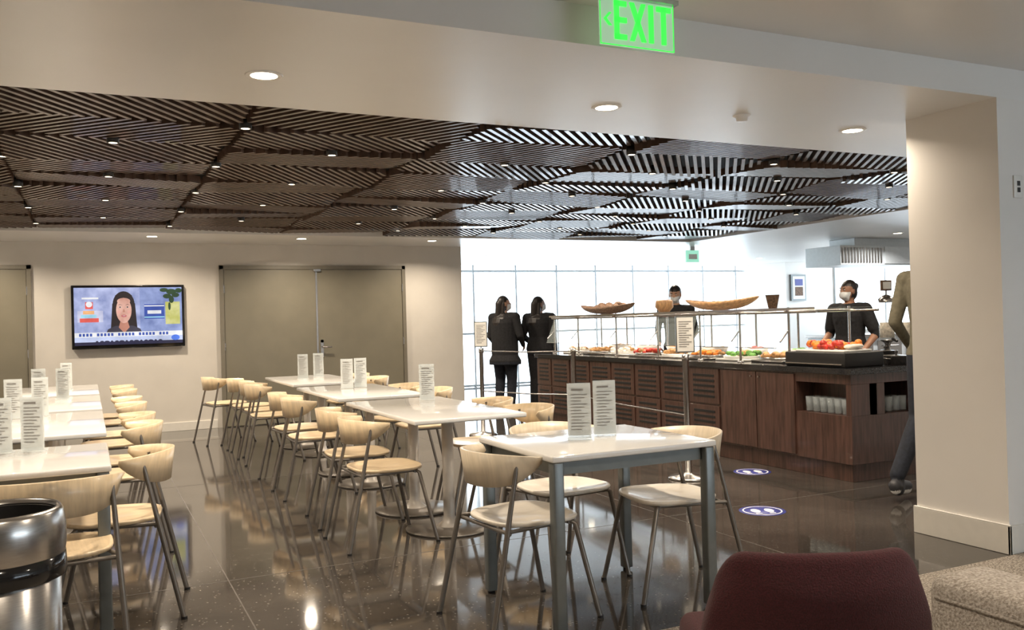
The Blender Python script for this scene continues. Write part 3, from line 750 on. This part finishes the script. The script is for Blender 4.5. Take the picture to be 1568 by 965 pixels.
    face=hd&(fy>.012)&(lc[:,2]<.052); ear=hd&(np.abs(lc[:,0])>.076)&(np.abs(lc[:,2]+.01)<.03)&(np.abs(fy)<.02)
    neck=hd&(lc[:,2]<-.07)&(fy>-.03)&(np.abs(lc[:,0])<.055)
    lab[hd&(lc[:,2]>-.10)]=3; lab[face|ear|neck]=2
    if mask: lab[hd&(fy>.028)&(lc[:,2]<-.012)&(lc[:,2]>-.105)]=6
    m2.materials.clear()
    for t in tags: m2.materials.append(colr[t])
    nf=len(m2.polygons); fv=np.empty(nf,int); m2.polygons.foreach_get('loop_start',fv)
    lv=np.empty(len(m2.loops),int); m2.loops.foreach_get('vertex_index',lv)
    m2.polygons.foreach_set('material_index',lab[lv[fv]].astype(np.int32)); m2.polygons.foreach_set('use_smooth',np.ones(nf,bool))
    m2.materials.append(M_eye); m2.materials.append(M_cloth_w)
    bm=bmesh.new(); bm.from_mesh(m2)
    for s in(-1,1):
        for (c,rr,mi) in(((s*.029,.080,.012),(.0115,.007,.007),8),((s*.029,.0865,.012),(.0055,.003,.0055),7),((s*.029,.083,.032),(.018,.005,.0035),7)):
            m=MB(); m.ell((0,0,0),rr,M_black,8); vs=[bm.verts.new(Hh(*(Vector(v)+Vector(c)))) for v in m.v]
            for f in m.f:
                try: fc=bm.faces.new([vs[i] for i in f]); fc.material_index=mi; fc.smooth=True
                except Exception: pass
    bm.to_mesh(m2); bm.free(); m2.name=name
    o=place(m2,name,loc,rot); s=H/1.69; o.scale=(s,s,s); 
    return o
person('woman_standing',(5.28,11.25,0),-.95,1.63,dict(top=M_cblack,pants=M_cnavy,skin=M_skin2),dict(bulk=1.25,coat=1,wrR=(.22,.16,.98),elR=(.27,-.02,1.12),wrL=(-.20,.14,.95),head=-.75),hair='long',mask=True)
person('woman_standing',(5.76,11.10,0),-.85,1.61,dict(top=M_cblack,pants=M_cblack,skin=M_skin),dict(bulk=1.28,wrL=(-.20,.18,1.0),elL=(-.27,.0,1.12),head=-.75),hair='long',mask=True)
person('buffet_worker',(7.0,6.62,0),1.75,1.60,dict(top=M_cblack,pants=M_cblack,skin=M_skin,sleeve='short'),dict(bulk=1.22,wrR=(.16,.28,1.02),elR=(.25,.0,1.12),wrL=(-.24,.14,.95),elL=(-.28,-.04,1.12),head=-.2),hair='bun',mask=True)
person('buffet_worker',(6.95,9.50,0),2.3,1.68,dict(top=M_cblack,pants=M_cblack,skin=M_skin2),dict(wrR=(.20,.12,.95),elR=(.25,-.02,1.12),wrL=(-.20,.12,.95),elL=(-.25,-.02,1.12),nod=-.25),hair='short',mask=True,female=False)
person('man_walking',(5.30,4.26,0),-1.35,1.84,dict(top=M_colive,pants=M_cnavy,skin=M_skin2,sole=M_sole),dict(lean=.06,knR=(.10,.20,.50),anR=(.10,.22,.10),knL=(-.09,-.05,.49),anL=(-.095,-.33,.16),liftL=.03,toeL=.03,wrL=(-.24,.18,.92),wrR=(.25,-.15,.90)),hair='short',female=False)

# ---------------------------------------------------------------- world, camera
w=bpy.data.worlds.new('World'); SC.world=w; w.use_nodes=True
nt=w.node_tree; bg=nt.nodes['Background']; bg.inputs[0].default_value=(.78,.90,1.0,1); bg.inputs[1].default_value=6.0
cd=bpy.data.cameras.new('camera'); cam=bpy.data.objects.new('camera',cd); COL.objects.link(cam)
cd.sensor_width=36; cd.lens=1351.3/1568*36; cd.clip_start=.05
yaw,pitch,roll=.448,.006,.027
F_=Vector((math.sin(yaw)*math.cos(pitch),math.cos(yaw)*math.cos(pitch),math.sin(pitch)))
R_=Vector((math.cos(yaw),-math.sin(yaw),0)); U_=R_.cross(F_)
c,s=math.cos(roll),math.sin(roll)
R2=R_*c-U_*s; U2=U_*c+R_*s
Mr=Matrix((R2,U2,-F_)).transposed().to_4x4()
cam.matrix_world=Matrix.Translation((0,0,1.294))@Mr
SC.camera=cam
